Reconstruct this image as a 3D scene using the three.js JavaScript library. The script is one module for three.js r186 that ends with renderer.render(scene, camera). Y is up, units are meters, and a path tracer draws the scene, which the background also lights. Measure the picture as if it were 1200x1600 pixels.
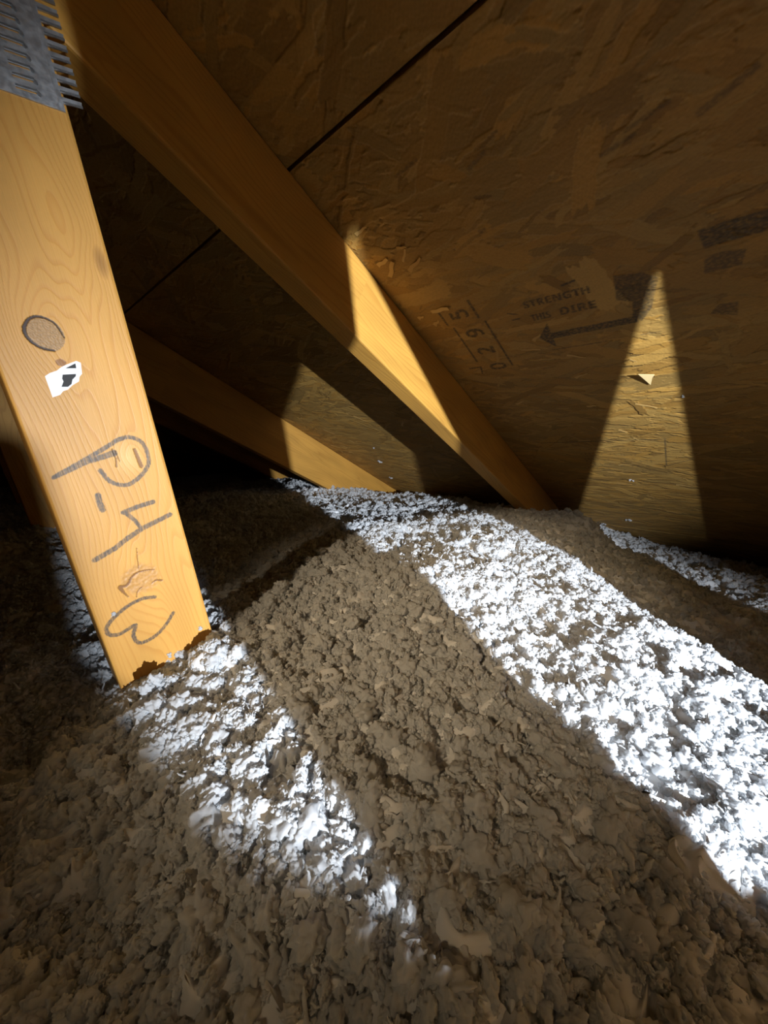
import * as THREE from 'three';
import { mergeGeometries, mergeVertices } from 'three/addons/utils/BufferGeometryUtils.js';
import { createNoise2D, createNoise3D } from 'simplex-noise';

// ---------------------------------------------------------------- camera, exposure
const scene = new THREE.Scene();
scene.background = new THREE.Color(0x000000);
const renderer = new THREE.WebGLRenderer({ antialias: true });
renderer.toneMapping = THREE.LinearToneMapping;
renderer.toneMappingExposure = 1.0;
renderer.shadowMap.enabled = true;

const camera = new THREE.PerspectiveCamera(2 * Math.atan(800 / 578) * 180 / Math.PI, 1200 / 1600, 0.01, 30);
camera.position.set(0, 0.55, 0);
{ // ultra-wide phone held low in the truss bay, pitched down and slightly rolled
  const right = new THREE.Vector3(0.7316, 0.0068, -0.6816).normalize();
  const fwd = new THREE.Vector3(-0.6691, -0.1842, -0.7200).normalize();
  const back = fwd.clone().negate();
  const up = back.clone().cross(right).normalize();
  right.copy(up.clone().cross(back)).normalize();
  camera.setRotationFromMatrix(new THREE.Matrix4().makeBasis(right, up, back));
}
scene.add(camera);

// unseen cold-white LED torch, placed to light timbers and insulation (its builder is below)
const LAMP = { pos: new THREE.Vector3(0.58, 0.547, 0.048), aim: new THREE.Vector3(-0.841, -0.078, -0.536).normalize(), color: new THREE.Color().setRGB(0.92, 1.0, 1.10), intensity: 8.6 };

// added warm fill lamp behind the camera, put in to brighten the shaded insulation
const FILL_LAMP = { pos: new THREE.Vector3(0.09, 1.56, 1.5), aim: new THREE.Vector3(-0.27, 0.36, -0.40), color: new THREE.Color().setRGB(1.0, 0.75, 0.46), intensity: 12.5 };

// ---------------------------------------------------------------- helpers
function rng(seed) { let a = seed >>> 0; return () => { a = (a + 0x6D2B79F5) >>> 0; let t = a; t = Math.imul(t ^ (t >>> 15), t | 1); t ^= t + Math.imul(t ^ (t >>> 7), t | 61); return ((t ^ (t >>> 14)) >>> 0) / 4294967296; }; }
const n2 = createNoise2D(rng(11)), n3 = createNoise3D(rng(12));
const clamp = (x, a, b) => Math.min(b, Math.max(a, x));
const lerp = (a, b, t) => a + (b - a) * t;
const sstep = (a, b, x) => { const t = clamp((x - a) / (b - a), 0, 1); return t * t * (3 - 2 * t); };
const toS = (c) => Math.round(255 * (c <= 0.0031308 ? 12.92 * c : 1.055 * Math.pow(clamp(c, 0, 1), 1 / 2.4) - 0.055));
const used = {};
function numbered(n) { used[n] = (used[n] ?? -1) + 1; return used[n] ? `${n}_${String(used[n]).padStart(3, '0')}` : n; }
function put(o, name, parent) { o.name = parent ? name : numbered(name); o.castShadow = true; o.receiveShadow = true; (parent || scene).add(o); return o; }
function tag(o, label, category, group, kind) { o.userData.label = label; o.userData.category = category; if (group) o.userData.group = group; if (kind) o.userData.kind = kind; return o; }
function dataTex(arr, w, h, srgb) { const t = new THREE.DataTexture(arr, w, h, THREE.RGBAFormat); t.magFilter = THREE.LinearFilter; t.minFilter = THREE.LinearFilter; t.wrapS = t.wrapT = THREE.RepeatWrapping; if (srgb) t.colorSpace = THREE.SRGBColorSpace; t.needsUpdate = true; return t; }

// roof: Y = 0.9706 + 0.5 Z, pitched 6 in 12; r runs down the slope from the point above the camera
const SL = Math.atan(0.5), CS = Math.cos(SL), SN = Math.sin(SL), RD = 0.376;
const roofY = (z) => 0.55 + (RD + SN * z) / CS;
const roofPoint = (x, r, d = 0) => new THREE.Vector3(x, 0.55 - SN * r + CS * (RD - d), -CS * r - SN * (RD - d));

// ---------------------------------------------------------------- textures
function barLines(s, t, knots, fr) {           // grain phase of a flat sawn board, bent round its knots (mm)
  let ph = s * 0.16 + 0.9 * n2(s * 0.012, t * 0.0022) * 3 + 0.5 * n2(s * 0.05 + 9, t * 0.006);
  for (const k of knots) { const a = (s - k[0]) / k[2], b = (t - k[1]) / k[3]; ph += k[4] * Math.exp(-(a * a + b * b)); }
  return ph * fr;
}
function grainTone(ph, s, t) {
  const f = ph - Math.floor(ph);
  const late = sstep(0.55, 0.93, f) * (1 - sstep(0.93, 1.0, f));
  const fine = 0.5 + 0.5 * n2(s * 1.1, t * 0.035);
  const blot = n2(s * 0.02 + 40, t * 0.006);
  return { late, fine, blot };
}
function lumberTextures(seed) {
  const W = 1024, H = 256, col = new Uint8Array(W * H * 4), bmp = new Uint8Array(W * H * 4);
  const R = rng(seed), kn = [];
  for (let i = 0; i < 5; i++) kn.push([R() * 160, R() * 1600, 14 + R() * 10, 30 + R() * 40, (R() - 0.5) * 5]);
  for (let y = 0; y < H; y++) for (let x = 0; x < W; x++) {
    const s = y / H * 160, t = x / W * 1600 + seed * 777;
    const g = grainTone(barLines(s, t, kn.map(k => [k[0], k[1] + seed * 777, k[2], k[3], k[4]]), 1), s, t);
    const m = 1 - 0.12 * g.late - 0.08 * g.fine + 0.1 * g.blot;
    const i = (y * W + x) * 4;
    col[i] = toS(0.60 * m); col[i + 1] = toS(0.31 * m * (1 - 0.06 * g.late)); col[i + 2] = toS(0.056 * m * (1 - 0.12 * g.late)); col[i + 3] = 255;
    const b = 150 - 70 * g.late - 40 * g.fine; bmp[i] = bmp[i + 1] = bmp[i + 2] = b; bmp[i + 3] = 255;
  }
  return { map: dataTex(col, W, H, true), bump: dataTex(bmp, W, H) };
}
const LT = lumberTextures(3);
const lumber = new THREE.MeshStandardMaterial({ map: LT.map, bumpMap: LT.bump, bumpScale: 0.0004, roughness: 0.6 });

function strokeField(list) {                     // distance to pen strokes, list of {pts, w}
  return (s, t) => {
    let best = 1e9;
    for (const st of list) {
      const P = st.pts;
      for (let i = 0; i + 1 < P.length; i++) {
        const ax = P[i][0], ay = P[i][1], bx = P[i + 1][0] - ax, by = P[i + 1][1] - ay;
        const u = clamp(((s - ax) * bx + (t - ay) * by) / (bx * bx + by * by), 0, 1);
        const w = Array.isArray(st.w) ? lerp(st.w[0], st.w[1], (i + u) / (P.length - 1)) : st.w;
        const d = Math.hypot(s - ax - bx * u, t - ay - by * u) - w;
        if (d < best) best = d;
      }
    }
    return best;
  };
}
function smooth(pts, n = 6) { const c = new THREE.CatmullRomCurve3(pts.map(p => new THREE.Vector3(p[0], p[1], 0))); return c.getPoints(pts.length * n).map(v => [v.x, v.y]); }
const PEN = [
  { pts: [[7.2, 421.6], [31.1, 413.1], [51.3, 409.3]], w: [1.2, 2.6] },
  { pts: smooth([[8.4, 420.8], [31.8, 410.6], [48.3, 403.1], [57.6, 398.7], [66.3, 397.9], [73.7, 403.2], [76.1, 413.6], [74.2, 423.5], [66.1, 432.2], [53.2, 438.0], [42.6, 432.7], [38.1, 421.9]], 3), w: 1.7 },
  { pts: [[31.0, 441.8], [30.2, 447.9], [30.9, 454.6]], w: 2.2 },
  { pts: [[69.3, 458.0], [56.5, 459.0], [44.6, 461.1]], w: 2.0 },
  { pts: [[45.7, 461.5], [50.9, 470.3], [54.2, 479.9]], w: 1.7 },
  { pts: [[79.9, 473.7], [66.5, 476.8], [55.0, 479.4], [42.1, 484.4], [29.4, 490.5], [14.1, 495.1]], w: 2.15 },
  { pts: smooth([[47.6, 547.5], [38.0, 544.5], [25.8, 545.9], [14.5, 550.7], [5.9, 557.6], [5.7, 565.0], [12.1, 568.8], [20.1, 567.5], [26.2, 566.7], [22.1, 575.7], [24.6, 585.7], [36.9, 586.3], [48.5, 580.3], [58.3, 571.0]], 3), w: 1.65 },
];
function postTextures() {                        // unwrapped perimeter of the marked web: 254 mm round, 950 mm long
  const W = 640, H = 2048, col = new Uint8Array(W * H * 4), bmp = new Uint8Array(W * H * 4);
  const pen = strokeField(PEN);
  const knots = [[31, 317, 22, 34, 3.6], [41.5, 526, 26, 46, 4.6], [62, 414, 9, 14, 1.6], [76, 240, 22, 40, -2.6], [30, 205, 24, 60, 2.2], [80, 262, 7, 13, 1.4]];
  const ring = smooth([[21.5, 312.1], [26, 306.5], [32.0, 304.6], [39.7, 308.5], [43.0, 318.6]], 4);
  const ring2 = smooth([[21.5, 312.1], [20.9, 317.2], [23.0, 322.3], [27.6, 326.2], [34.2, 328.1]], 4);
  const ringF = strokeField([{ pts: ring, w: [1.0, 0.25] }, { pts: ring2, w: [1.1, 0.55] }]);
  const crackF = strokeField([{ pts: [[45.9, 495.2], [44, 505], [42.3, 515.5]], w: [0.12, 0.35] },
    { pts: smooth([[25, 526], [30, 526.5], [35, 521], [40.3, 518.5], [47, 519], [54, 521]], 4), w: [1.3, 0.3] }, { pts: smooth([[24.7, 526.3], [25.5, 531], [28.0, 537.8]], 4), w: [1.8, 0.3] }, { pts: smooth([[49, 533], [53, 532], [57, 534]], 3), w: [0.3, 0.9] }, { pts: smooth([[34, 541], [36, 536], [41, 533]], 3), w: 0.25 },
    { pts: [[51, 406], [51.5, 414], [50, 421]], w: 0.5 }, { pts: [[53, 408], [53.5, 417]], w: 0.3 }, { pts: [[67, 409], [68.3, 424]], w: [1.2, 1.6] }]);
  for (let y = 0; y < H; y++) for (let x = 0; x < W; x++) {
    const s = x / W * 254, t = y / H * 950, front = s < 89;
    const i = (y * W + x) * 4;
    const g = grainTone(barLines(front ? s : s + 300, t, front ? knots : [], front ? 1.25 : 1), s, t);
    const soft = front ? 0.55 + 0.45 * n2(s * 0.03 + 5, t * 0.01) : 1;
    let m = 1 - 0.11 * g.late * (0.4 + 0.6 * soft) - 0.05 * g.fine + 0.09 * g.blot;
    let r = 0.60 * m, gg = 0.305 * m * (1 - 0.07 * g.late), b = 0.064 * m * (1 - 0.15 * g.late), h = 150 - 25 * g.late - 18 * g.fine;
    if (front) {
      const a1 = Math.hypot((s - 32) / 11.5, (t - 316.5) / 12.2);                        // round dead knot
      if (a1 < 1) { const q = 0.8 + 0.14 * n2(s * 0.35, t * 0.35); r = lerp(r, 0.40 * q, 0.85); gg = lerp(gg, 0.235 * q, 0.85); b = lerp(b, 0.095 * q, 0.85); h = 120 + 30 * n2(s * 0.5, t * 0.5); }
      const a2 = Math.hypot((s - 41.5) / 15, (t - 525) / 14) + 0.13 * n2(s * 0.15, t * 0.15);   // checked knot
      if (a2 < 1.15) { const k = 1 - sstep(0.8, 1.15, a2), q = 0.95 + 0.14 * n2(s * 0.3, t * 0.3); r = lerp(r, 0.50 * q, k * 0.8); gg = lerp(gg, 0.255 * q, k * 0.8); b = lerp(b, 0.075 * q, k * 0.8); h = lerp(h, 110 + 70 * n2(s * 0.2, t * 0.2), k); }
      const a3 = Math.hypot((s - 60) / 15, (t - 415) / 17);                             // pale resin patch in the bowl of the letter
      if (a3 < 1) { const k = (1 - a3) * 0.5; r = lerp(r, 0.75, k); gg = lerp(gg, 0.5, k); b = lerp(b, 0.2, k); }
      const a4 = Math.hypot((s - 35.8) / 3.2, (t - 336.5) / 2.6); if (a4 < 1) { r *= 0.5; gg *= 0.42; b *= 0.4; }
      const a5 = Math.hypot((s - 82) / 5, (t - 262) / 13); if (a5 < 1) { const k = 0.4 * (1 - a5 * a5); r *= 1 - k; gg *= 1 - k * 1.1; b *= 1 - k * 1.2; }
      const c = crackF(s, t) + 0.35 * n2(s * 0.7, t * 0.7); if (c < 0.5) { const k = 0.85 * (1 - sstep(-0.3, 0.5, c)); r = lerp(r, 0.17, k); gg = lerp(gg, 0.065, k); b = lerp(b, 0.012, k); h = lerp(h, 0, k); }
      const c1 = ringF(s, t) + 0.2 * n2(s * 0.6, t * 0.6); if (c1 < 0.5) { const k = 1 - sstep(-0.2, 0.5, c1); r = lerp(r, 0.035, k); gg = lerp(gg, 0.014, k); b = lerp(b, 0.004, k); h = lerp(h, 0, k); }
      const p = pen(s, t) + 0.35 * n2(s * 0.9, t * 0.25);
      if (p < 0.35) { const k = (1 - sstep(-0.35, 0.35, p)) * clamp(0.86 - 0.5 * Math.max(0, n2(s * 1.3, t * 0.04 + 3)) - 0.12 * n2(s * 0.2, t * 0.3), 0.25, 0.93); r = lerp(r, 0.055, k); gg = lerp(gg, 0.05, k); b = lerp(b, 0.045, k); }
    }
    col[i] = toS(r); col[i + 1] = toS(gg); col[i + 2] = toS(b); col[i + 3] = 255;
    bmp[i] = bmp[i + 1] = bmp[i + 2] = clamp(h, 0, 255); bmp[i + 3] = 255;
  }
  return { map: dataTex(col, W, H, true), bump: dataTex(bmp, W, H) };
}

const PW = 2.44, PH = 1.22;                       // OSB sheets: strong axis along the eave
function osbTextures(seed, print) {
  const W = 2048, H = 1024, mm = PW * 1000 / W;
  const R = rng(seed), tone = new Float32Array(W * H), hue = new Float32Array(W * H), hgt = new Float32Array(W * H); tone.fill(0.82); hue.fill(0.5);
  const strand = (cx, cy, L, w, ang, tn, hu, z) => {
    const c = Math.cos(ang), s = Math.sin(ang), ex = Math.abs(c) * L / 2 + Math.abs(s) * w / 2 + 2, ey = Math.abs(s) * L / 2 + Math.abs(c) * w / 2 + 2, k1 = R() * 99;
    for (let y = Math.max(0, Math.floor((cy - ey) / mm)); y <= Math.min(H - 1, (cy + ey) / mm); y++) for (let x = Math.floor((cx - ex) / mm); x <= (cx + ex) / mm; x++) {
      const dx = x * mm - cx, dy = y * mm - cy, u = dx * c + dy * s, v = -dx * s + dy * c;
      const wob = Math.sin(u * 0.11 + k1) * 1.1 + Math.sin(u * 0.37 + k1 * 2) * 0.5;
      const end = Math.sin(v * 0.9 + k1) * 2.5 + Math.sin(v * 0.37 + k1 * 3) * 3;
      if (Math.abs(v + wob) > w / 2 || Math.abs(u + end) > L / 2) continue;
      const xx = (x + W) % W, i = y * W + xx;
      tone[i] = tn + 0.07 * Math.sin(v * 3.1 + wob * 2 + k1) * Math.sin(v * 1.13 + k1); hue[i] = hu;
      hgt[i] = hgt[i] * 0.35 + 0.65 * (z + 0.12 * v / w);
    }
  };
  for (let i = 0; i < 12000; i++) {
    const a = (R() + R() + R() - 1.5) * 0.75 + (R() < 0.1 ? (R() - 0.5) * 2 : 0), big = R();
    strand(R() * PW * 1000, R() * PH * 1000, 35 + 90 * R(), 4 + 22 * big * big, a, 0.88 + 0.3 * (R() + R() - 1), R(), R());
  }
  for (let i = 0; i < 60; i++) strand(R() * PW * 1000, R() * PH * 1000, 8 + 20 * R(), 1.2 + 2.5 * R(), (R() - 0.5) * 1.4, 0.45 + 0.2 * R(), 0.3, R() * 0.4);   // bark
  if (print) print.strands(strand);
  let ink = null;
  if (print) { const cv = document.createElement('canvas'); cv.width = W; cv.height = H; const cx = cv.getContext('2d'); cx.fillStyle = '#000'; cx.fillRect(0, 0, W, H); print.draw(cx, (X) => (X - print.x0) * 1000 / mm, (r) => (r - print.r0) * 1000 / mm, 1 / mm); ink = cx.getImageData(0, 0, W, H).data; }
  const col = new Uint8Array(W * H * 4), bmp = new Uint8Array(W * H * 4);
  for (let y = 0; y < H; y++) for (let x = 0; x < W; x++) {
    const i = y * W + x, m = tone[i] * (0.93 + 0.09 * n2(x * 0.3, y * 0.9) + 0.06 * n2(x * 0.01, y * 0.01 + seed));
    let r = 0.41 * m, g = 0.228 * m * lerp(0.94, 1.06, hue[i]), b = 0.046 * m * lerp(0.8, 1.25, hue[i]);
    if (ink) { const k = ink[i * 4] / 255 * clamp(0.8 + 0.5 * n2(x * 0.21, y * 0.35) + 0.3 * n2(x * 0.8, y * 0.8), 0.2, 0.96); r = lerp(r, 0.06, k); g = lerp(g, 0.042, k); b = lerp(b, 0.02, k); }
    col[i * 4] = toS(r); col[i * 4 + 1] = toS(g); col[i * 4 + 2] = toS(b); col[i * 4 + 3] = 255;
    const h = clamp(200 * hgt[i] + 14 * n2(x * 0.5, y * 1.5) + 20, 0, 255); bmp[i * 4] = bmp[i * 4 + 1] = bmp[i * 4 + 2] = h; bmp[i * 4 + 3] = 255;
  }
  return { map: dataTex(col, W, H, true), bump: dataTex(bmp, W, H) };
}
const X_JOINT = -0.408, R_SEAM = 0.108;
const stamp = {
  x0: X_JOINT, r0: R_SEAM,
  strands(strand) {
    const at = (X, r, L, w, a, t, h) => strand((X - this.x0) * 1000, (r - this.r0) * 1000, L, w, a, t, h, 0.9);
    at(-0.138, 0.362, 78, 30, 1.25, 1.22, 0.95); at(-0.098, 0.498, 60, 20, -0.3, 1.2, 0.6); at(-0.10, 0.47, 50, 12, -0.1, 1.15, 0.5);
    at(-0.122, 0.622, 45, 12, 1.25, 0.62, 0.2); at(-0.22, 0.402, 90, 9, 0.02, 1.12, 0.7);
  },
  draw(c, px, py, k) {
    c.fillStyle = '#fff'; c.strokeStyle = '#fff'; c.lineCap = 'butt'; c.textBaseline = 'alphabetic';
    const line = (pts, w) => { c.lineWidth = w * k; c.beginPath(); pts.forEach((p, i) => i ? c.lineTo(px(p[0]), py(p[1])) : c.moveTo(px(p[0]), py(p[1]))); c.stroke(); };
    const poly = (pts, a = 1) => { c.globalAlpha = a; c.beginPath(); pts.forEach((p, i) => i ? c.lineTo(px(p[0]), py(p[1])) : c.moveTo(px(p[0]), py(p[1]))); c.closePath(); c.fill(); c.globalAlpha = 1; };
    const text = (str, X, r, h, w, rot = 0) => { c.save(); c.translate(px(X), py(r)); c.rotate(rot); c.font = `bold ${Math.round(h * k * 1.38)}px sans-serif`; if (w) { const m = c.measureText(str).width; c.scale(w * k / m, 1); } c.fillText(str, 0, 0); c.restore(); };
    line([[-0.3374, 0.3324], [-0.3365, 0.3674]], 3.2); line([[-0.3304, 0.3727], [-0.3300, 0.4556]], 3.0);
    line([[-0.2865, 0.3315], [-0.2852, 0.3665]], 3.8); line([[-0.2796, 0.3731], [-0.2771, 0.476]], 3.2);
    for (const [d, X, r] of [['5', -0.2975, 0.3605], ['9', -0.2915, 0.4005], ['2', -0.291, 0.4405], ['0', -0.288, 0.4815]]) {   // digits turned a quarter, reading up the slope
      c.save(); c.translate(px(X), py(r)); c.rotate(-Math.PI / 2); c.font = `${Math.round(27 * k * 1.38)}px sans-serif`; const m = c.measureText(d).width; c.scale(18 * k / m, 1); c.lineWidth = 1.6 * k; c.fillText(d, 0, 0); c.strokeText(d, 0, 0); c.restore();
    }
    line([[-0.352, 0.4690], [-0.330, 0.4690], [-0.335, 0.4880]], 2.8);
    text('STRENGTH', -0.2221, 0.3690, 11.5, 78); text('THIS', -0.2196, 0.3925, 11, 25); text('DIRE', -0.1845, 0.3925, 12, 43);
    line([[-0.2464, 0.3700], [-0.2327, 0.3760]], 2); line([[-0.2440, 0.3835], [-0.2327, 0.3833]], 2); line([[-0.1727, 0.3486], [-0.1566, 0.3460]], 3);
    line([[-0.205, 0.4265], [-0.1050, 0.4240]], 11); poly([[-0.2200, 0.4265], [-0.2029, 0.4016], [-0.2029, 0.4500]]);
    poly([[-0.1203, 0.3538], [-0.0949, 0.3592], [-0.0820, 0.3699], [-0.0903, 0.4110], [-0.1009, 0.4284], [-0.1097, 0.4203], [-0.1071, 0.3955], [-0.1219, 0.3884]], 0.85);
    poly([[-0.0514, 0.3280], [-0.0281, 0.3271], [0.03, 0.3271], [0.03, 0.3490], [-0.0291, 0.3482], [-0.0461, 0.3497]], 0.9);
    poly([[-0.0454, 0.3590], [-0.0308, 0.3578], [-0.0167, 0.3618], [-0.0188, 0.3788], [-0.0457, 0.3789]], 0.8);
    poly([[-0.0397, 0.4362], [-0.0329, 0.4242], [-0.0180, 0.4258], [-0.0174, 0.4457]], 0.75);
    line([[-0.3134, 0.7469], [-0.0924, 0.7290], [-0.0949, 0.8440]], 2.2); line([[-0.1026, 0.8494], [-0.0524, 0.8066]], 2);
    line([[-0.1044, 0.4523], [-0.0831, 0.4518]], 1.6); line([[-0.2104, 0.4545], [-0.1473, 0.4546]], 1.4);
    const R = rng(77); c.globalAlpha = 0.55;                                           // worn, unreadable small print
    for (const rr of [0.775, 0.80, 0.825, 0.85, 0.872]) for (let X = -0.24; X < -0.11; X += 0.006 + R() * 0.006) if (R() < 0.75) line([[X, rr - 0.004 - R() * 0.006], [X + (R() - 0.5) * 0.008, rr + 0.006 * R()]], 1.2 + 1.6 * R());
    c.globalAlpha = 1;
    c.globalAlpha = 0.55;
    for (const [X, r, L, w, a] of [[-0.2706, 0.1644, 30, 5, -0.1], [-0.206, 0.1892, 22, 6, -0.3], [-0.2287, 0.2521, 9, 8, 0], [-0.0808, 0.2192, 30, 5, -0.2], [-0.1006, 0.2294, 26, 5, -0.2], [-0.0366, 0.2271, 34, 8, -0.4], [-0.3405, 0.1995, 14, 5, -0.4], [-0.3579, 0.3225, 9, 4, -0.6], [-0.372, 0.236, 7, 5, 0]]) line([[X - Math.cos(a) * L / 2000, r - Math.sin(a) * L / 2000], [X + Math.cos(a) * L / 2000, r + Math.sin(a) * L / 2000]], w * 0.7);
  },
};
const OT1 = osbTextures(21, stamp), OT2 = osbTextures(22, null);
const osbPrinted = new THREE.MeshStandardMaterial({ map: OT1.map, bumpMap: OT1.bump, bumpScale: 0.003, roughness: 0.72 });
const osbPlain = new THREE.MeshStandardMaterial({ map: OT2.map, bumpMap: OT2.bump, bumpScale: 0.003, roughness: 0.72 });

// ---------------------------------------------------------------- room shell
const RIDGE_Z = 2.4, RIDGE_Y = roofY(RIDGE_Z), XL = -3.0, XR = 3.0;
const drywall = new THREE.MeshStandardMaterial({ color: new THREE.Color().setRGB(0.55, 0.53, 0.5), roughness: 0.95 });
const felt = new THREE.MeshStandardMaterial({ color: new THREE.Color().setRGB(0.02, 0.02, 0.02), roughness: 1 });
function setting(o, name, label, category) { put(o, name); tag(o, label, category, null, 'structure'); return o; }
{
  const f = new THREE.Mesh(new THREE.BoxGeometry(XR - XL, 0.013, 8.9), drywall); f.position.set(0, -0.0065, RIDGE_Z); setting(f, 'floor', 'plasterboard ceiling of the room below, buried under insulation', 'floor');
}
function sheetGeometry(w, h, th, u0, v0) {        // lies in local x (eave) and y (down slope), faces local -z inward
  const g = new THREE.BoxGeometry(w, h, th); const p = g.attributes.position, uv = g.attributes.uv;
  for (let i = 0; i < p.count; i++) uv.setXY(i, u0 + (p.getX(i) + w / 2) / PW, v0 + (p.getY(i) + h / 2) / PH);
  return g;
}
const roof = new THREE.Group(); setting(roof, 'ceiling', 'sloping roof deck of oriented strand board sheets nailed over the trusses', 'roof deck');
const roofBasis = new THREE.Matrix4().makeBasis(new THREE.Vector3(1, 0, 0), new THREE.Vector3(0, -SN, -CS), new THREE.Vector3(0, CS, -SN));
const sheets = [];
function sheet(x0, x1, r0, r1, mat, label, u0 = 0, v0 = 0) {
  const gap = 0.0018, w = x1 - x0 - gap * 2, h = r1 - r0 - gap * 2;
  const m = new THREE.Mesh(sheetGeometry(w, h, 0.011, u0, v0), mat);
  m.setRotationFromMatrix(roofBasis); m.position.copy(roofPoint((x0 + x1) / 2, (r0 + r1) / 2, -0.0056)); put(m, 'sheathing_panel', roof); if (label) m.userData.label = label; sheets.push(m); return m;
}
const EAVE_R = R_SEAM + PH, RIDGE_R = -(RIDGE_Z + SN * RD) / CS;
const sheetA = sheet(X_JOINT, X_JOINT + PW, R_SEAM, EAVE_R, osbPrinted, 'strand board sheet with black stamped text and arrow');
const sheetB = sheet(X_JOINT - PW, X_JOINT, R_SEAM, EAVE_R, osbPlain, 'plain strand board sheet in the far bay', 0.13, 0.21);
sheet(X_JOINT + 0.61, XR, EAVE_R, EAVE_R + 0.62, osbPlain, null, 0.3, 0.1); sheet(XL, X_JOINT + 0.61, EAVE_R, EAVE_R + 0.62, osbPlain, null, 0.6, 0.5);
sheet(X_JOINT + PW, XR, R_SEAM, EAVE_R, osbPlain, null, 0.5, 0.4);
sheet(XL, X_JOINT - PW, R_SEAM, EAVE_R, osbPlain, null, 0.7, 0.4);
{ let r1 = R_SEAM, k = 0; while (r1 > RIDGE_R + 0.01) { const r0 = Math.max(RIDGE_R, r1 - PH); sheet(XL, -0.99 + 0.61 * 0, r0, r1, osbPlain, null, 0.2 + k * 0.3, 0.3); sheet(-0.99, -0.99 + PW, r0, r1, osbPlain, null, 0.45 + k * 0.2, 0.05); sheet(-0.99 + PW, XR, r0, r1, osbPlain, null, 0.8 + k * 0.2, 0.6); r1 = r0; k++; } }
{ // roofing felt over the deck
  const L = EAVE_R + 0.62 - RIDGE_R, m = new THREE.Mesh(new THREE.BoxGeometry(XR - XL, L, 0.004), felt); m.setRotationFromMatrix(roofBasis); m.position.copy(roofPoint(0, RIDGE_R + L / 2, -0.0135)); put(m, 'roofing_felt', roof);
}
{ // far slope and gables
  const b2 = new THREE.Matrix4().makeBasis(new THREE.Vector3(-1, 0, 0), new THREE.Vector3(0, -SN, CS), new THREE.Vector3(0, CS, SN));
  const L = RIDGE_Y / SN, m = new THREE.Mesh(sheetGeometry(XR - XL, L, 0.011, 0, 0), osbPlain); m.setRotationFromMatrix(b2);
  m.position.set(0, RIDGE_Y / 2 + 0.0056 * CS, RIDGE_Z + RIDGE_Y + 0.0056 * SN); setting(m, 'wall_back', 'far slope of the roof behind the camera, strand board', 'roof deck');
  for (const [x, n] of [[XL, 'wall_left'], [XR, 'wall_right']]) {
    const s = new THREE.Shape([new THREE.Vector2(-RIDGE_Y * 2, 0), new THREE.Vector2(RIDGE_Y * 2, 0), new THREE.Vector2(0, RIDGE_Y)]);
    const g = new THREE.ExtrudeGeometry(s, { depth: 0.011, bevelEnabled: false }); const uv = g.attributes.uv; for (let i = 0; i < uv.count; i++) uv.setXY(i, uv.getX(i) / PW, uv.getY(i) / PH);
    const w = new THREE.Mesh(g, osbPlain); w.rotation.y = -Math.PI / 2; w.position.set(x + (x < 0 ? 0 : 0.011), 0, RIDGE_Z); setting(w, n, n === 'wall_left' ? 'strand board gable at the far left end of the attic' : 'strand board gable at the far right end of the attic', 'wall');
  }
}

// ---------------------------------------------------------------- timber
function boardShape(poly, thick, bev = 0.0025) {    // polygon in (Z, Y) extruded along X, eased edges; grain follows the longest side
  const s = new THREE.Shape(poly.map(p => new THREE.Vector2(p[0], p[1])));
  const g = new THREE.ExtrudeGeometry(s, { depth: thick - 2 * bev, bevelEnabled: true, bevelThickness: bev, bevelSize: bev, bevelOffset: -bev, bevelSegments: 2, steps: 1 });
  g.translate(0, 0, bev);
  let best = 0, dir = [1, 0]; poly.forEach((p, i) => { const q = poly[(i + 1) % poly.length], l = Math.hypot(q[0] - p[0], q[1] - p[1]); if (l > best) { best = l; dir = [(q[0] - p[0]) / l, (q[1] - p[1]) / l]; } });
  g.userData.dir = dir; const P = g.attributes.position, uv = g.attributes.uv, N = g.attributes.normal;
  for (let i = 0; i < P.count; i++) {
    const x = P.getX(i), y = P.getY(i), z = P.getZ(i), a = x * dir[0] + y * dir[1], c = -x * dir[1] + y * dir[0];
    uv.setXY(i, a / 1.6, (Math.abs(N.getZ(i)) > 0.6 ? c : z + 0.093) / 0.16);
  }
  // local (x = Z, y = Y, z = along X): map to the world axes
  g.applyMatrix4(new THREE.Matrix4().makeBasis(new THREE.Vector3(0, 0, 1), new THREE.Vector3(0, 1, 0), new THREE.Vector3(-1, 0, 0)));
  return g;                                         // occupies X from 0 down to -thick
}
const T = 0.038;
const LEAN = 9 * Math.PI / 180, PD = [-Math.sin(LEAN), -Math.cos(LEAN)], PWd = [-Math.cos(LEAN), Math.sin(LEAN)], L0 = [0.0376, 0.9361];
const postPt = (s, t) => [L0[0] + PWd[0] * s + PD[0] * t, L0[1] + PWd[1] * s + PD[1] * t];   // metres, (Z, Y)
const chordBottomY = (z, d) => roofY(z) - d / CS;
function postPoly(d) {
  const top = (s) => { let t = 0; for (let i = 0; i < 30; i++) { const p = postPt(s, t); t += (p[1] - (chordBottomY(p[0], d) - 0.0008)) * 0.8; } return postPt(s, t); };
  const bot = (s) => { const p = postPt(s, 0.5); const t = 0.5 + (p[1] - 0.0895) / Math.cos(LEAN); return postPt(s, t); };
  return [top(0), top(0.089), bot(0.089), bot(0)];
}
function chordPoly(d, e = 0.0006) { const z0 = -1.72, z1 = RIDGE_Z - 0.02; return [[z0, roofY(z0) - e], [z1, roofY(z1) - e], [z1, roofY(z1) - d / CS], [z0, roofY(z0) - d / CS]]; }
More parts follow.
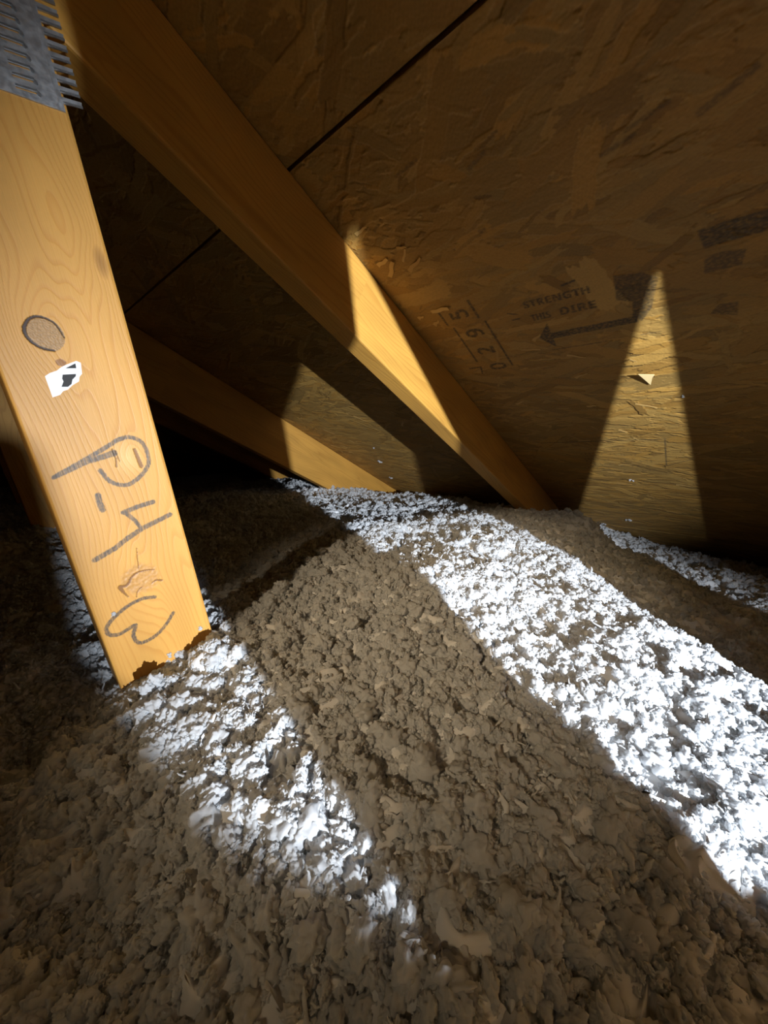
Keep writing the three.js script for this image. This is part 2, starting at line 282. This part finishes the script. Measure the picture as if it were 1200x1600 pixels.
const zinc = (() => {
  const W = 256, H = 256, c = new Uint8Array(W * H * 4), r = new Uint8Array(W * H * 4), b = new Uint8Array(W * H * 4);
  for (let y = 0; y < H; y++) for (let x = 0; x < W; x++) {
    const i = (y * W + x) * 4, sp = n2(x * 0.05, y * 0.05) * 0.5 + n2(x * 0.13 + 7, y * 0.13) * 0.3, f = n2(x * 0.02, y * 0.7) * 0.2;
    const v = 0.52 + 0.09 * sp + 0.05 * f; c[i] = toS(v * 0.96); c[i + 1] = toS(v); c[i + 2] = toS(v * 1.04); c[i + 3] = 255;
    const q = clamp(110 + 40 * sp + 30 * f, 0, 255); r[i] = r[i + 1] = r[i + 2] = q; r[i + 3] = 255; const h = 128 + 50 * n2(x * 0.03 + 3, y * 0.03) + 25 * f; b[i] = b[i + 1] = b[i + 2] = h; b[i + 3] = 255;
  }
  const rep = (t) => { t.repeat.set(12, 12); return t; };
  return new THREE.MeshStandardMaterial({ map: rep(dataTex(c, W, H, true)), roughnessMap: rep(dataTex(r, W, H)), bumpMap: rep(dataTex(b, W, H)), bumpScale: 0.0006, roughness: 1.0, metalness: 0.75 });
})();
// galvanised truss plate: local x = across the web (s), local y = down the web (t), thickness toward +z
const plateGeo = (() => {
  const s1 = 0.0985, t0 = 0.012, t1 = 0.1668, pitch = 0.00635, cols = [0.0605, 0.035, 0.0095, -0.016, -0.0415];
  const sh = new THREE.Shape(); sh.moveTo(-0.052, t0); sh.lineTo(0.0865, t0);
  const rows = []; for (let t = t1 - 0.0042; t > t0 + 0.006; t -= pitch) rows.push(t);
  for (let t of [...rows].reverse()) { sh.lineTo(0.0865, t - 0.0047); sh.lineTo(s1, t - 0.0057); sh.lineTo(s1 - 0.0006, t - 0.0024); sh.lineTo(0.0865, t - 0.0008); }
  sh.lineTo(0.0865, t1); sh.lineTo(-0.052, t1);
  for (const c of cols) for (const t of rows) { const h = new THREE.Path(); h.moveTo(c, t - 0.0006); h.lineTo(c + 0.0122, t - 0.0016); h.lineTo(c + 0.0125, t - 0.0004); h.lineTo(c + 0.0004, t + 0.0004); h.lineTo(c, t - 0.0006); sh.holes.push(h); }
  const g = new THREE.ExtrudeGeometry(sh, { depth: 0.0012, bevelEnabled: false }); return { g, cols, rows };
})();
const toothGeo = (() => {                            // rolled lips at the ends of the punched slots and the bent-out slot edges
  const L = [], P = plateGeo;
  for (const c of [...P.cols, 0.0862]) for (const t of P.rows) {
    const a = new THREE.SphereGeometry(0.0013, 8, 6); a.scale(1.1, 1.3, 0.9); a.translate(c + 0.0126, t - 0.0008, 0.0014); if (c < 0.08) L.push(a);
    const r = new THREE.CylinderGeometry(0.0006, 0.0009, 0.0118, 6); r.rotateZ(Math.PI / 2 - 0.09); r.translate(c + 0.0062, t - 0.0021, 0.0013); L.push(r);
  }
  return mergeGeometries(L);
})();
const plateMatrix = (X) => new THREE.Matrix4().makeBasis(new THREE.Vector3(0, PWd[1], PWd[0]), new THREE.Vector3(0, PD[1], PD[0]), new THREE.Vector3(1, 0, 0)).setPosition(X, L0[1], L0[0]);

function makeTruss(X, d, postMaterial, postGeo, label) {
  const g = new THREE.Group(); put(g, 'roof_truss'); g.position.set(X, 0, 0); tag(g, label, 'roof truss', 'roof trusses set side by side along the eave');
  put(new THREE.Mesh(boardShape(chordPoly(d), T), lumber), 'top_chord', g);
  const p = put(new THREE.Mesh(postGeo || boardShape(postPoly(d), T), postMaterial || lumber), 'web', g);
  put(new THREE.Mesh(boardShape([[-1.60, 0.001], [RIDGE_Z, 0.001], [RIDGE_Z, 0.0885], [-1.60, 0.0885]], T), lumber), 'bottom_chord', g);
  const pl = put(new THREE.Mesh(plateGeo.g, zinc), 'nail_plate', g); pl.applyMatrix4(plateMatrix(0.0001));
  put(new THREE.Mesh(toothGeo, zinc), 'tooth_row', pl); pl.userData.label = 'galvanised metal nail plate'; pl.children[0].userData.kind = 'stuff';
  return g;
}
// the marked web carries its own unwrapped texture
const PT = postTextures();
const markedWood = new THREE.MeshStandardMaterial({ map: PT.map, bumpMap: PT.bump, bumpScale: 0.0007, roughness: 0.5 });
const D1 = 0.0895, X1 = -0.389;
function unwrapPost(d) {
  const g = boardShape(postPoly(d), T), P = g.attributes.position, N = g.attributes.normal, uv = g.attributes.uv;
  for (let i = 0; i < P.count; i++) {
    const z = P.getZ(i) - L0[0], y = P.getY(i) - L0[1], s = (z * PWd[0] + y * PWd[1]) * 1000, t = (z * PD[0] + y * PD[1]) * 1000, x = P.getX(i) * 1000;
    const nz = N.getZ(i) * PWd[0] + N.getY(i) * PWd[1];
    const u = N.getX(i) > 0.6 ? clamp(s, 0, 88.5) : N.getX(i) < -0.6 ? 130 + clamp(s, 0, 88) : nz > 0 ? 90 - x : 216 - x;
    uv.setXY(i, u / 254, t / 950);
  }
  return g;
}
const truss1 = makeTruss(X1, D1, markedWood, unwrapPost(D1), 'orange fir truss whose leaning web carries handwriting, torn sticker and nail plate');
makeTruss(-1.10, 0.140, null, null, 'roof truss behind the handwritten web, its chord lit orange above the snowy insulation');
makeTruss(0.221, D1, null, null, 'fir truss just right of the frame, throwing the broad shadow band');
makeTruss(-1.71, D1, null, null, 'roof truss in the black far left background');
makeTruss(0.831, D1, null, null, 'roof truss out of frame beyond the flashlight');
{ // out-of-view brace and sister board, shaped to cut the torch light into bands
  const b = new THREE.Mesh(boardShape([[-0.0965, 0.6682], [-0.0785, 0.778], [-0.9388, 0.09], [-0.7394, 0.09]], T), lumber); b.position.x = 0.221; put(b, 'unseen_brace'); tag(b, 'slanting two-by-four brace out of view to the right, placed to cast a dark band across the torch light', 'brace');
  const lo = (z) => 0.6377 + 0.4564 * (z + 0.2543), poly = [[-1.25, lo(-1.25)], [0.25, lo(0.25)], [0.25, lo(0.25) + 0.152], [-1.25, lo(-1.25) + 0.152]];
  for (const p of poly) p[1] = Math.min(p[1], roofY(p[0]) - 0.003);
  const s = new THREE.Mesh(boardShape(poly, T), lumber); s.position.x = 0.2595; put(s, 'unseen_board'); tag(s, 'wide board out of view to the right, placed to shade the roof deck', 'board');
}

// torn paper label stapled to the web
{
  const out = [[23.7, 346.4], [27, 344.3], [32.0, 342.5], [35, 340.2], [38.7, 338.4], [45.8, 335.6], [48.3, 337.1], [47.6, 341], [46.9, 345.2], [44.6, 347.5], [43.3, 350.9], [38.4, 353.6], [34.7, 356.7], [31.5, 357.6], [29.0, 360.2], [23.9, 361.8]];
  const sh = (pts) => new THREE.Shape(pts.map(p => new THREE.Vector2(p[0] / 1000, p[1] / 1000)));
  const paper = new THREE.MeshStandardMaterial({ color: new THREE.Color().setRGB(0.86, 0.87, 0.88), roughness: 0.7 }), inkm = new THREE.MeshStandardMaterial({ color: new THREE.Color().setRGB(0.03, 0.03, 0.03), roughness: 0.7 });
  const m = new THREE.Mesh(new THREE.ExtrudeGeometry(sh(out), { depth: 0.0004, bevelEnabled: false }), paper); m.applyMatrix4(plateMatrix(X1 + 0.0002)); put(m, 'paper_label'); tag(m, 'torn white paper sticker with black print on the handwritten web', 'sticker');
  for (const p of [[[37.5, 341.0], [44.7, 337.5], [44.3, 341.1]], [[34.5, 345.6], [42.9, 345.3], [42.3, 347.0], [39.6, 349.3], [38.1, 352.6], [35.3, 354.6], [31.4, 354.4], [33.7, 350.5], [33.4, 348.6]]]) {
    const k = new THREE.Mesh(new THREE.ExtrudeGeometry(sh(p), { depth: 0.00015, bevelEnabled: false }), inkm); k.position.z = 0.0004; put(k, 'print_block', m);
  }
}

// ---------------------------------------------------------------- lifted strands on the deck
const strandWood = [0, 1, 2].map(i => new THREE.MeshStandardMaterial({ color: new THREE.Color().setRGB([0.56, 0.5, 0.43][i], [0.35, 0.3, 0.25][i], [0.11, 0.085, 0.065][i]), roughness: 0.7, side: THREE.DoubleSide }));
const strandGeos = [0, 1, 2, 3].map(i => {
  const g = new THREE.BoxGeometry(1, 1, 0.05, 8, 2, 1), p = g.attributes.position;
  for (let k = 0; k < p.count; k++) { const x = p.getX(k), y = p.getY(k); p.setXYZ(k, x, y * (1 - 0.7 * (x + 0.5) * [1, 0.4, 0.9, 0.1][i]) + 0.12 * Math.sin(x * 9 + i), p.getZ(k) - (x + 0.5) * (x + 0.5) * [0.5, 0.25, 0.7, 0.35][i]); }
  g.computeVertexNormals(); return g;
});
function liftStrand(parent, X, r, L, w, a, k, lift = 0.004) {
  const m = new THREE.Mesh(strandGeos[k % 4], strandWood[k % 3]); put(m, 'strand', parent);
  const q = roofPoint(X, r, 0.0004); parent.updateMatrixWorld(); m.position.copy(parent.worldToLocal(q.clone())); m.rotation.z = a; m.scale.set(L, w, lift); return m;
}
{
  const R = rng(5);
  { // pale pointed strand standing off the sheet
    const sh = new THREE.Shape([[-0.0085, -0.019], [0.0085, -0.004], [0.0055, 0.002], [0.002, 0.0195]].map(p => new THREE.Vector2(p[0], p[1])));
    const m = new THREE.Mesh(new THREE.ExtrudeGeometry(sh, { depth: 0.0008, bevelEnabled: false }), new THREE.MeshStandardMaterial({ color: new THREE.Color().setRGB(0.66, 0.5, 0.24), roughness: 0.7 })); put(m, 'strand', sheetA); m.userData.label = 'pale pointed strand peeling off the sheet';
    sheetA.updateMatrixWorld(); m.position.copy(sheetA.worldToLocal(roofPoint(-0.101, 0.54, 0.005))); m.rotation.set(0.1, -0.35, 0);
  }
  for (let i = 0; i < 34; i++) liftStrand(sheetB, -0.60 - 0.62 * R(), 0.50 + 0.62 * R(), 0.012 + 0.03 * R(), 0.003 + 0.006 * R(), (R() - 0.5) * 1.8, i, 0.003 + 0.007 * R());
  for (let i = 0; i < 34; i++) liftStrand(sheetA, -0.06 - 0.27 * R(), 0.42 + 0.85 * R(), 0.01 + 0.022 * R(), 0.002 + 0.004 * R(), (R() - 0.5) * 1.4, i, 0.002 + 0.004 * R());
  for (let i = 0; i < 10; i++) liftStrand(sheetA, -0.30 - 0.08 * R(), 0.14 + 0.22 * R(), 0.012 + 0.02 * R(), 0.003 + 0.004 * R(), (R() - 0.5) * 1.6, i, 0.003 + 0.004 * R());
}

// ---------------------------------------------------------------- blown insulation
const CTRL = [ // X, Z, height, reach
  [-0.389, -0.05, 0.288, 0.09], [-0.389, -0.145, 0.352, 0.08], [-0.556, -0.519, 0.366, 0.14], [-0.317, -0.395, 0.375, 0.12], [-0.136, -0.307, 0.363, 0.10], [-0.068, -0.275, 0.346, 0.09], [-0.029, -0.258, 0.328, 0.08], [0.011, -0.244, 0.300, 0.09],
  [-0.454, -0.182, 0.340, 0.09], [-0.306, -0.152, 0.356, 0.09], [-0.178, -0.13, 0.352, 0.08], [-0.132, -0.122, 0.346, 0.07], [-0.098, -0.117, 0.334, 0.07], [-0.235, -0.105, 0.362, 0.035], [-0.175, -0.105, 0.358, 0.035], [-0.25, -0.03, 0.315, 0.08], [-0.1, 0.02, 0.30, 0.12], [-0.3, 0.08, 0.305, 0.12], [-0.45, 0.0, 0.315, 0.1],
  [-0.263, -0.734, 0.366, 0.13], [-0.116, -0.563, 0.352, 0.10], [-0.024, -0.444, 0.345, 0.09], [0.038, -0.379, 0.338, 0.09],
  [-0.10, -0.82, 0.285, 0.12], [0.0, -0.72, 0.25, 0.12], [0.10, -0.62, 0.24, 0.12], [0.22, -0.8, 0.24, 0.15], [0.1, -0.95, 0.26, 0.14],
  [-1.77, -1.256, 0.352, 0.25], [-1.06, -1.363, 0.303, 0.16], [-0.8, -1.0, 0.345, 0.16], [-0.473, -1.369, 0.30, 0.15], [-0.45, -1.0, 0.36, 0.15], [-0.15, -1.33, 0.245, 0.10], [-0.029, -1.36, 0.23, 0.14], [0.0, -1.05, 0.265, 0.14], [0.12, -1.50, 0.19, 0.14], [0.3, -1.3, 0.2, 0.2],
  [-1.4, -0.8, 0.37, 0.25], [-0.9, -0.55, 0.375, 0.2], [-1.0, -0.2, 0.36, 0.25], [-1.2, 0.4, 0.34, 0.4], [0.1, 0.25, 0.31, 0.2], [0.1, -0.1, 0.305, 0.09], [-0.6, 0.3, 0.32, 0.3], [1.0, -0.6, 0.36, 0.3], [0.6, -0.4, 0.40, 0.2], [0.6, 0.8, 0.42, 0.4],
];
function baseHeight(x, z) {
  let a = 0.33 * 0.004, w = 0.004;
  for (const c of CTRL) { const d = ((x - c[0]) ** 2 + (z - c[1]) ** 2) / (c[3] * c[3]); const k = Math.exp(-d); a += k * c[2]; w += k; }
  return a / w;
}
const UNSEEN_RIDGE = [[-0.45, 0.33], [-0.25, 0.39], [-0.10, 0.456], [-0.063, 0.4677], [-0.042, 0.4735], [0.004, 0.4885], [0.018, 0.4935], [0.0235, 0.498], [0.0275, 0.504], [0.0318, 0.510], [0.0326, 0.543], [0.036, 0.549], [0.11, 0.552], [0.30, 0.43], [0.6, 0.40], [2, 0.40]];
function unseenDriftHeight(x, z) {                          // unseen heap by the torch, shaped to shade the web's edge and foreground
  let y = UNSEEN_RIDGE[0][1]; for (let i = 0; i + 1 < UNSEEN_RIDGE.length; i++) if (z >= UNSEEN_RIDGE[i][0] && z <= UNSEEN_RIDGE[i + 1][0]) { y = lerp(UNSEEN_RIDGE[i][1], UNSEEN_RIDGE[i + 1][1], (z - UNSEEN_RIDGE[i][0]) / (UNSEEN_RIDGE[i + 1][0] - UNSEEN_RIDGE[i][0])); break; }
  const shelf = 0.43 + 0.096 * Math.exp(-(((x - 0.66) / 0.09) ** 2) - (((z - 0.10) / 0.10) ** 2));
  return { y: lerp(y, Math.min(y, shelf), sstep(0.41, 0.46, x)) * (x < 0.5 ? 1 : 1) + (x > 0.5 ? lerp(0, Math.max(0, shelf - Math.min(y, shelf)), sstep(0.5, 0.6, x)) : 0), k: sstep(0.335, 0.385, x) * (1 - sstep(0.8, 1.1, x)) };
}
function fluff(x, z) {                                // cloudy clumps
  const wx = x + 0.018 * n2(x * 14, z * 14), wz = z + 0.018 * n2(x * 14 + 50, z * 14 + 9);
  const b1 = 1 - Math.abs(n2(wx * 9, wz * 9)), b2 = 1 - Math.abs(n2(wx * 24 + 3, wz * 24)), b3 = 1 - Math.abs(n2(wx * 60, wz * 60 + 8)), b4 = n2(wx * 150, wz * 150);
  return 0.013 * (b1 - 0.6) + 0.009 * (b2 - 0.6) + 0.006 * (b3 - 0.6) + 0.0017 * b4 + 0.012 * n2(x * 4, z * 4);
}
function height(x, z) {
  let h = baseHeight(x, z); const d = unseenDriftHeight(x, z); let f = fluff(x, z);
  if (d.k > 0) { h = lerp(h, d.y, d.k); f *= 1 - 0.9 * d.k; }
  h += 0.022 * Math.exp(-((x + 0.345) ** 2 + (z + 0.128) ** 2) / 0.0004) + 0.013 * Math.exp(-((x + 0.352) ** 2 + (z + 0.082) ** 2) / 0.0003);   // clumps heaped against the foot of the web
  return h + f;
}
const white = new THREE.MeshStandardMaterial({ color: new THREE.Color().setRGB(0.68, 0.69, 0.70), roughness: 1.0 });
const fluffy = new THREE.MeshPhysicalMaterial({ color: new THREE.Color().setRGB(0.81, 0.825, 0.84), roughness: 1.0, transmission: 0.58, thickness: 0, specularIntensity: 0.1 });
const insulation = new THREE.Group(); put(insulation, 'blown_insulation'); tag(insulation, 'fluffy white blown fibre insulation drifted over the attic floor', 'insulation', null, 'stuff');
{
  const NX = 860, NZ = 800, cx = -0.12, cz = -0.36, X0 = -2.5, X1b = 1.5, Z0 = -1.66, Z1 = 1.5, b = 2.4;
  const map = (u, c, lo, hi) => { const s = Math.sinh(b * u) / Math.sinh(b); return c + (s < 0 ? -s * (lo - c) : s * (hi - c)); };
  const pos = new Float32Array((NX + 1) * (NZ + 1) * 3), ok = new Uint8Array((NX + 1) * (NZ + 1));
  for (let j = 0; j <= NZ; j++) for (let i = 0; i <= NX; i++) {
    const x = map(i / NX * 2 - 1, cx, X0, X1b), z = map(j / NZ * 2 - 1, cz, Z0, Z1), k = j * (NX + 1) + i;
    let h = height(x, z); const lim = roofY(z) - 0.001; ok[k] = h < lim ? 1 : 0; h = Math.min(h, lim);
    const near = 0.006 * (1 - sstep(0.2, 0.3, x)); pos[k * 3] = x + near * n2(x * 40, z * 40 + 5); pos[k * 3 + 1] = h; pos[k * 3 + 2] = z + near * n2(x * 40 + 31, z * 40);
  }
  const idx = []; const q = NX + 1;
  for (let j = 0; j < NZ; j++) for (let i = 0; i < NX; i++) { const a = j * q + i; if (ok[a] || ok[a + 1] || ok[a + q] || ok[a + q + 1]) idx.push(a, a + q, a + 1, a + 1, a + q, a + q + 1); }
  const g = new THREE.BufferGeometry(); g.setAttribute('position', new THREE.BufferAttribute(pos, 3)); g.setIndex(new THREE.BufferAttribute(new Uint32Array(idx), 1)); g.computeVertexNormals();
  const m = put(new THREE.Mesh(g, white), 'insulation_bed', insulation); m.userData.kind = 'stuff';
}
function crumb(seed, curl, flat, rough) {
  let g = new THREE.IcosahedronGeometry(1, 5); g.deleteAttribute('uv'); g.deleteAttribute('normal'); g = mergeVertices(g, 1e-4);
  const p = g.attributes.position, o = seed * 13.7;
  for (let i = 0; i < p.count; i++) {
    let x = p.getX(i), y = p.getY(i), z = p.getZ(i);
    const r = 1 + 0.3 * n3(x * 1.1 + o, y * 1.1, z * 1.1) + rough * n3(x * 2.4, y * 2.4 + o, z * 2.4) + rough * 0.55 * n3(x * 4.5, y * 4.5, z * 4.5 + o);
    x *= r; y *= r * flat; z *= r * 0.8; y += curl * (x * x - 0.4);
    p.setXYZ(i, x, y, z);
  }
  g.computeVertexNormals(); return g;
}
function wisp(seed) {
  const R = rng(seed), L = [];
  for (let k = 0; k < 3; k++) {
    const pts = []; let q = new THREE.Vector3((R() - 0.5), (R() - 0.5) * 0.3, (R() - 0.5)), d = new THREE.Vector3(R() - 0.5, R() * 0.7, R() - 0.5).normalize();
    for (let i = 0; i < 6; i++) { pts.push(q.clone()); d.add(new THREE.Vector3(R() - 0.5, R() - 0.5, R() - 0.5).multiplyScalar(1.1)).normalize(); q.addScaledVector(d, 0.38); }
    const t = new THREE.TubeGeometry(new THREE.CatmullRomCurve3(pts), 14, 0.17 - 0.03 * k, 6); const p = t.attributes.position;
    for (let i = 0; i < p.count; i++) { const a = Math.floor(i / 7) / 14, c = new THREE.CatmullRomCurve3(pts).getPoint(a), s = 0.35 + Math.sin(Math.PI * Math.min(1, a * 0.9 + 0.1)) * (1 + 0.5 * n3(a * 6, k, seed)); p.setXYZ(i, c.x + (p.getX(i) - c.x) * s, c.y + (p.getY(i) - c.y) * s, c.z + (p.getZ(i) - c.z) * s); }
    t.computeVertexNormals(); t.deleteAttribute('uv'); L.push(t);
  }
  return mergeGeometries(L);
}
{
  const kinds = [crumb(1, 0.0, 0.95, 0.2), crumb(2, 0.12, 0.85, 0.24), crumb(3, -0.1, 0.8, 0.26), crumb(4, 0.15, 0.75, 0.2), crumb(5, 0.0, 1.0, 0.28), crumb(6, 0.1, 0.85, 0.3), wisp(31), wisp(47)];
  const bins = kinds.map(() => []), R = rng(99), M = new THREE.Matrix4(), Q = new THREE.Quaternion(), E = new THREE.Euler(), S = new THREE.Vector3(), P = new THREE.Vector3();
  const drop = (x, y, z, s) => { E.set((R() - 0.5) * 2.2, R() * 6.283, (R() - 0.5) * 2.2); Q.setFromEuler(E); S.set(s * (0.8 + 0.5 * R()), s * (0.8 + 0.5 * R()), s * (0.8 + 0.5 * R())); M.compose(P.set(x, y, z), Q, S); const k = R() < 0.06 ? 6 + Math.floor(R() * 2) : Math.floor(R() * 6); bins[k].push(M.clone()); };
  const scatter = (n, x0, x1, z0, z1, s0, s1, sink = 0) => {
    for (let i = 0; i < n; i++) {
      const x = lerp(x0, x1, R()), z = lerp(z0, z1, R()), c = n2(x * 22 + 70, z * 22) + 0.6 * n2(x * 55, z * 55 + 20);
      if (c < -0.7 * R() - 0.35) continue;
      const s = lerp(s0, s1, R() * R()), y = height(x, z) + s * (0.3 * c + 0.4 * (R() - 0.5) - sink);
      if (y > roofY(z) - s) continue;
      if (x > 0.3) continue;
      drop(x, y, z, s);
    }
  };
  scatter(500, -0.7, 0.2, -0.75, 0.2, 0.008, 0.0125, 0.5);
  scatter(34000, -0.45, 0.14, -0.45, 0.10, 0.0013, 0.0040, -0.1);
  scatter(24000, -0.75, 0.2, -0.75, 0.12, 0.0028, 0.0085);
  scatter(16000, -1.5, 0.35, -1.45, -0.35, 0.0035, 0.0095);
  scatter(5000, -1.5, -0.5, -0.6, 0.3, 0.004, 0.010);
  scatter(3000, -0.5, 0.25, -0.1, 0.35, 0.003, 0.009);
  // tufts caught on the deck and on the web
  for (const [x, r, s] of [[-0.92, 0.90, 0.006], [-1.0, 1.06, 0.005], [-0.86, 0.79, 0.003], [-0.28, 1.32, 0.006], [-0.061, 0.597, 0.002], [-0.20, 1.24, 0.005], [-0.16, 0.93, 0.003]]) for (let k = 0; k < 5; k++) { const p = roofPoint(x + (R() - 0.5) * s * 3, r + (R() - 0.5) * s * 2.4, s * 0.25); drop(p.x, p.y, p.z, s * (0.25 + 0.4 * R())); }
  for (const [s, t] of [[0.045, 0.612], [0.078, 0.60], [0.012, 0.548]]) for (let k = 0; k < 3; k++) { const p = postPt(s + (R() - 0.5) * 0.004, t + (R() - 0.5) * 0.004); drop(X1 + 0.001, p[1], p[0], 0.0014); }
  kinds.forEach((g, k) => { const m = new THREE.InstancedMesh(g, fluffy, bins[k].length); bins[k].forEach((a, i) => m.setMatrixAt(i, a)); m.instanceMatrix.needsUpdate = true; put(m, 'insulation_flakes', insulation); m.userData.kind = 'stuff'; });
}

// ---------------------------------------------------------------- unseen LED torch in the next bay, out of frame
{
  const black = new THREE.MeshStandardMaterial({ color: new THREE.Color().setRGB(0.03, 0.03, 0.03), roughness: 0.45, metalness: 0.3 });
  const g = new THREE.Group(); put(g, 'flashlight'); g.position.copy(LAMP.pos); g.quaternion.setFromUnitVectors(new THREE.Vector3(0, 1, 0), LAMP.aim); tag(g, 'small black flashlight unseen, out of frame to the right, placed to light the web, rafter and insulation', 'flashlight');
  const lathe = (pts) => new THREE.LatheGeometry(pts.map(p => new THREE.Vector2(p[0], p[1])), 36);
  put(new THREE.Mesh(lathe([[0, -0.128], [0.010, -0.128], [0.0115, -0.126], [0.0115, -0.045], [0.0105, -0.043], [0.0105, -0.036], [0.0115, -0.034], [0.0115, -0.026]]), black), 'barrel', g);
  put(new THREE.Mesh(lathe([[0.0115, -0.026], [0.016, -0.018], [0.0165, -0.004], [0.0155, -0.003], [0.0145, -0.0045], [0.006, -0.008], [0, -0.008]]), black), 'head', g);
  const sw = new THREE.Mesh(new THREE.CylinderGeometry(0.004, 0.004, 0.003, 16), black); sw.rotation.z = Math.PI / 2; sw.position.set(0.012, -0.055, 0); put(sw, 'switch', g);
  const lens = new THREE.Mesh(new THREE.SphereGeometry(0.0035, 20, 14), new THREE.MeshStandardMaterial({ color: 0xffffff, emissive: new THREE.Color(0.92, 1, 1.1), emissiveIntensity: 3, roughness: 0.3 })); lens.position.y = -0.003; put(lens, 'led', g);
  const l = new THREE.SpotLight(LAMP.color, LAMP.intensity, 0, 0.635, 0.75, 2); l.position.set(0, 0, 0); l.target.position.set(0, 1, 0); g.add(l, l.target); l.castShadow = true; l.shadow.radius = 0.17; l.shadow.mapSize.set(2048, 2048); l.shadow.camera.near = 0.005; l.name = 'flashlight_beam'; l.target.name = 'beam_target';
}
// ---------------------------------------------------------------- added warm fill lamp, behind the camera
{
  const china = new THREE.MeshStandardMaterial({ color: new THREE.Color().setRGB(0.7, 0.68, 0.62), roughness: 0.4 });
  const lathe = (pts) => new THREE.LatheGeometry(pts.map(p => new THREE.Vector2(p[0], p[1])), 32);
  const g = new THREE.Group(); put(g, 'added_fill_lamp'); g.position.copy(FILL_LAMP.pos); tag(g, 'added warm fill lamp in a tilted metal shade behind the camera, brightening the shaded insulation', 'lamp');
  const up = roofY(FILL_LAMP.pos.z) - FILL_LAMP.pos.y;
  put(new THREE.Mesh(lathe([[0, up - 0.03], [0.055, up - 0.03], [0.055, up - 0.045], [0.035, up - 0.06], [0.012, up - 0.07], [0.012, 0.055], [0, 0.05]]), china), 'fill_lampholder', g);
  const head = new THREE.Group(); put(head, 'fill_lamp_head', g); head.quaternion.setFromUnitVectors(new THREE.Vector3(0, -1, 0), FILL_LAMP.aim.clone().sub(FILL_LAMP.pos).normalize());
  put(new THREE.Mesh(lathe([[0.010, 0.060], [0.018, 0.058], [0.020, 0.030], [0.065, -0.055], [0.0635, -0.056], [0.0185, 0.029], [0.0, 0.034]]), zinc), 'shade', head);
  const m = new THREE.Mesh(new THREE.SphereGeometry(0.022, 28, 20), new THREE.MeshStandardMaterial({ color: 0xffffff, emissive: FILL_LAMP.color, emissiveIntensity: 2.5, roughness: 0.4 })); put(m, 'fill_lamp_globe', head); m.position.y = -0.005;
  const l = new THREE.SpotLight(FILL_LAMP.color, FILL_LAMP.intensity, 0, 0.14, 1, 2); l.position.set(0, -0.03, 0); l.target.position.set(0, -1, 0); head.add(l, l.target); l.castShadow = true; l.shadow.radius = 3.2; l.shadow.mapSize.set(1024, 1024); l.name = 'fill_lamp_light'; l.target.name = 'fill_lamp_target';
}
renderer.render(scene, camera);
